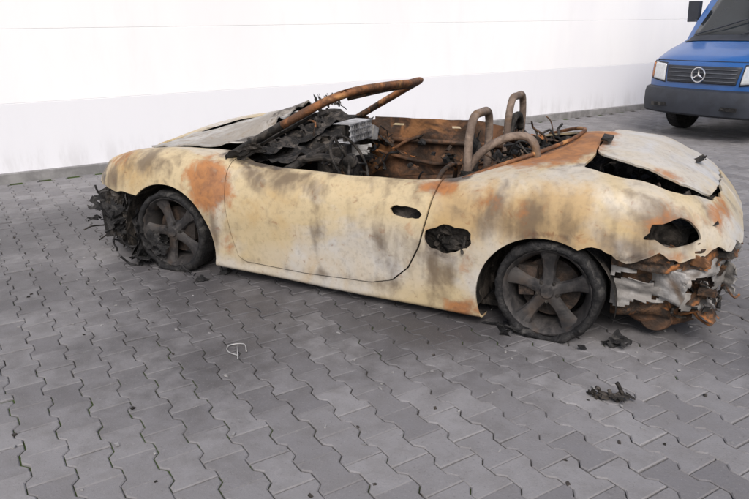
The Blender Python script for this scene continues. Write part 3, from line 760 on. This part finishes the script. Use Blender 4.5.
fpatch("cowl_panel",[(-.88,1.29),(.88,1.29),(.87,1.365),(-.87,1.365)],.006,M_plas,.008,12)
fpatch("grille",[(-.56,.76),(.56,.76),(.60,.985),(-.60,.985)],.004,M_plas,.012,12)
for k in range(4): fpatch("grille_slat_%d"%k,[(-.55,.79+.05*k),(.55,.79+.05*k),(.55,.80+.05*k),(-.55,.80+.05*k)],.015,M_slat,.012,8)
M_amb=simple("amber",(.45,.16,.04),.3)
fpatch("hood_shut_line",[(-.90,1.045),(.90,1.045),(.90,1.052),(-.90,1.052)],.002,M_plas,.003,12)
for s in(-1,1):
    fpatch("headlamp_surround",[(s*.605,.745),(s*.975,.785),(s*.965,1.035),(s*.625,1.015)],.002,M_plas,.008,10)
    fpatch("headlamp",[(s*.625,.765),(s*.90,.795),(s*.90,1.01),(s*.645,.995)],.012,M_lamp,.014,10)
    fpatch("indicator",[(s*.92,.80),(s*.965,.81),(s*.955,1.005),(s*.92,1.0)],.012,M_amb,.014,6)
V=[];F=[];prof=[(.04,.33),(.09,.36),(.105,.48),(.10,.60),(.07,.67),(.0,.69),(-.02,.33)]
tb=np.linspace(-1.0,1.0,31)
for t in tb:
    for (dx,z) in prof: X,Y,Z=vmap(0,z,max(-1,min(1,t))); V.append((X+dx,Y*1.01,z))
K=len(prof)
for i in range(30):
    for j in range(K): j2=(j+1)%K; F.append((i*K+j,i*K+j2,(i+1)*K+j2,(i+1)*K+j))
F.append(tuple(range(K))); F.append(tuple(30*K+j for j in range(K)))
mesh("front_bumper",V,F,M_plas,van,True,split=40)
mb=MB()
for s in(1,-1): mb.box((.085,s*.50,.46),(.03,.26,.05),Matrix.Rotation(-.12*s,3,'Z'),0)
mb.obj("bumper_air_slots",[M_rubber],van)
mb=MB(); c=Vector((.035,0,.875)); 
mb.tube([c+Vector((0,.095*math.cos(a),.095*math.sin(a))) for a in [k*math.pi/10 for k in range(20)]],.009,8,0,2,True)
for k in range(3):
    a=math.pi/2+k*2*math.pi/3; d=Vector((0,math.cos(a),math.sin(a))); q=Vector((0,-math.sin(a),math.cos(a)))
    mb.add([c+q*.016,c-q*.016,c+d*.092,c+Vector((.012,0,0))],[(0,3,2),(3,1,2),(0,2,1)])
mb.obj("star_emblem",[M_chr],van)
mb=MB()
for y in(-.45,.25): mb.tube([(-.84,y-.25,1.38),(-.93,y+.05,1.47),(-1.02,y+.40,1.58)],.010,6)
mb.obj("wipers",[M_plas],van)
mb=MB()
for xc in(-.93,-3.95):
    for s in (1,-1):
        mb.lathe([(.20,.0),(.30,.01*s),(.33,-.02*s),(.335,-.10*s),(.33,-.19*s),(.3,-.21*s),(.0,-.21*s)],'y',40,(xc,.90*s,.333),0)
        mb.lathe([(0,-.03*s),(.08,-.02*s),(.10,-.05*s),(.18,-.05*s),(.205,.002*s)],'y',40,(xc,.90*s,.333),1)
mb.obj("van_wheels",[M_rubber,simple("steel_wheel",(.3,.3,.31),.5,.3)],van,True,40)
mb=MB(); mb.box((-2.5,0,.42),(4.6,1.5,.16)); mb.obj("chassis",[M_plas],van)
for s in(1,-1):
    hw=lambda z:.957-.11*max(0,(z-1.15))/1.2
    def q(x,z): return (x,s*(hw(z)+.004),z-0.06*(z>2))
    mesh("side_window",[q(-1.18,1.42),q(-2.15,1.42),q(-2.15,2.02),q(-1.62,2.02)],[(0,1,2,3)],M_glass,van)
    mb=MB(); mb.box((-1.30,s*1.06,1.70),(.10,.18,.30),None,0,.01); mb.tube([(-1.2,s*.92,1.56),(-1.25,s*1.0,1.58)],.02,8); o=mb.obj("wing_mirror",[M_plas],van); bevel(o,.02)
    mb=MB()
    mb.box((-2.6,s*.958,.78),(3.0,.012,.07)); mb.box((-2.22,s*.952,1.2),(.006,.012,1.5)); mb.obj("side_trim",[M_plas],van)
# ------------------------------------------------------------ light
W=bpy.data.worlds.new("World"); S.world=W; W.use_nodes=True; nt=W.node_tree
sky=nt.nodes.new("ShaderNodeTexSky"); sky.sky_type='NISHITA'; sky.sun_disc=False
el,az=math.radians(46),math.radians(118)
sky.sun_elevation=el; sky.sun_rotation=math.pi/2-az; sky.dust_density=4; sky.air_density=1.0; sky.ozone_density=1
nt.links.new(sky.outputs[0],nt.nodes["Background"].inputs[0]); nt.nodes["Background"].inputs[1].default_value=.15
sl=bpy.data.lights.new("sun","SUN"); sl.energy=2.3; sl.angle=math.radians(35); sl.color=(1,.97,.94)
so=bpy.data.objects.new("sun",sl); COL.objects.link(so)
d=Vector((math.cos(el)*math.cos(az),math.cos(el)*math.sin(az),math.sin(el))); so.rotation_euler=d.to_track_quat('Z','Y').to_euler()
# ------------------------------------------------------------ camera
yaw,pitch,roll,fp=math.radians(-63.47),math.radians(-18.18),math.radians(-.95),680.
f=Vector((math.cos(pitch)*math.cos(yaw),math.cos(pitch)*math.sin(yaw),math.sin(pitch))); r0_=Vector((math.sin(yaw),-math.cos(yaw),0)); u0=r0_.cross(f)
r=math.cos(roll)*r0_+math.sin(roll)*u0; u=-math.sin(roll)*r0_+math.cos(roll)*u0
cd=bpy.data.cameras.new("camera"); cd.sensor_width=36; cd.lens=fp*36/749; cd.clip_end=500; cd.clip_start=.05
co=bpy.data.objects.new("camera",cd); COL.objects.link(co)
M3=Matrix((r,u,-f)).transposed(); co.matrix_world=Matrix.Translation((-.64,4.013,1.499))@M3.to_4x4()
S.camera=co
S.view_settings.view_transform='Standard'; S.view_settings.look='None'; S.view_settings.exposure=0
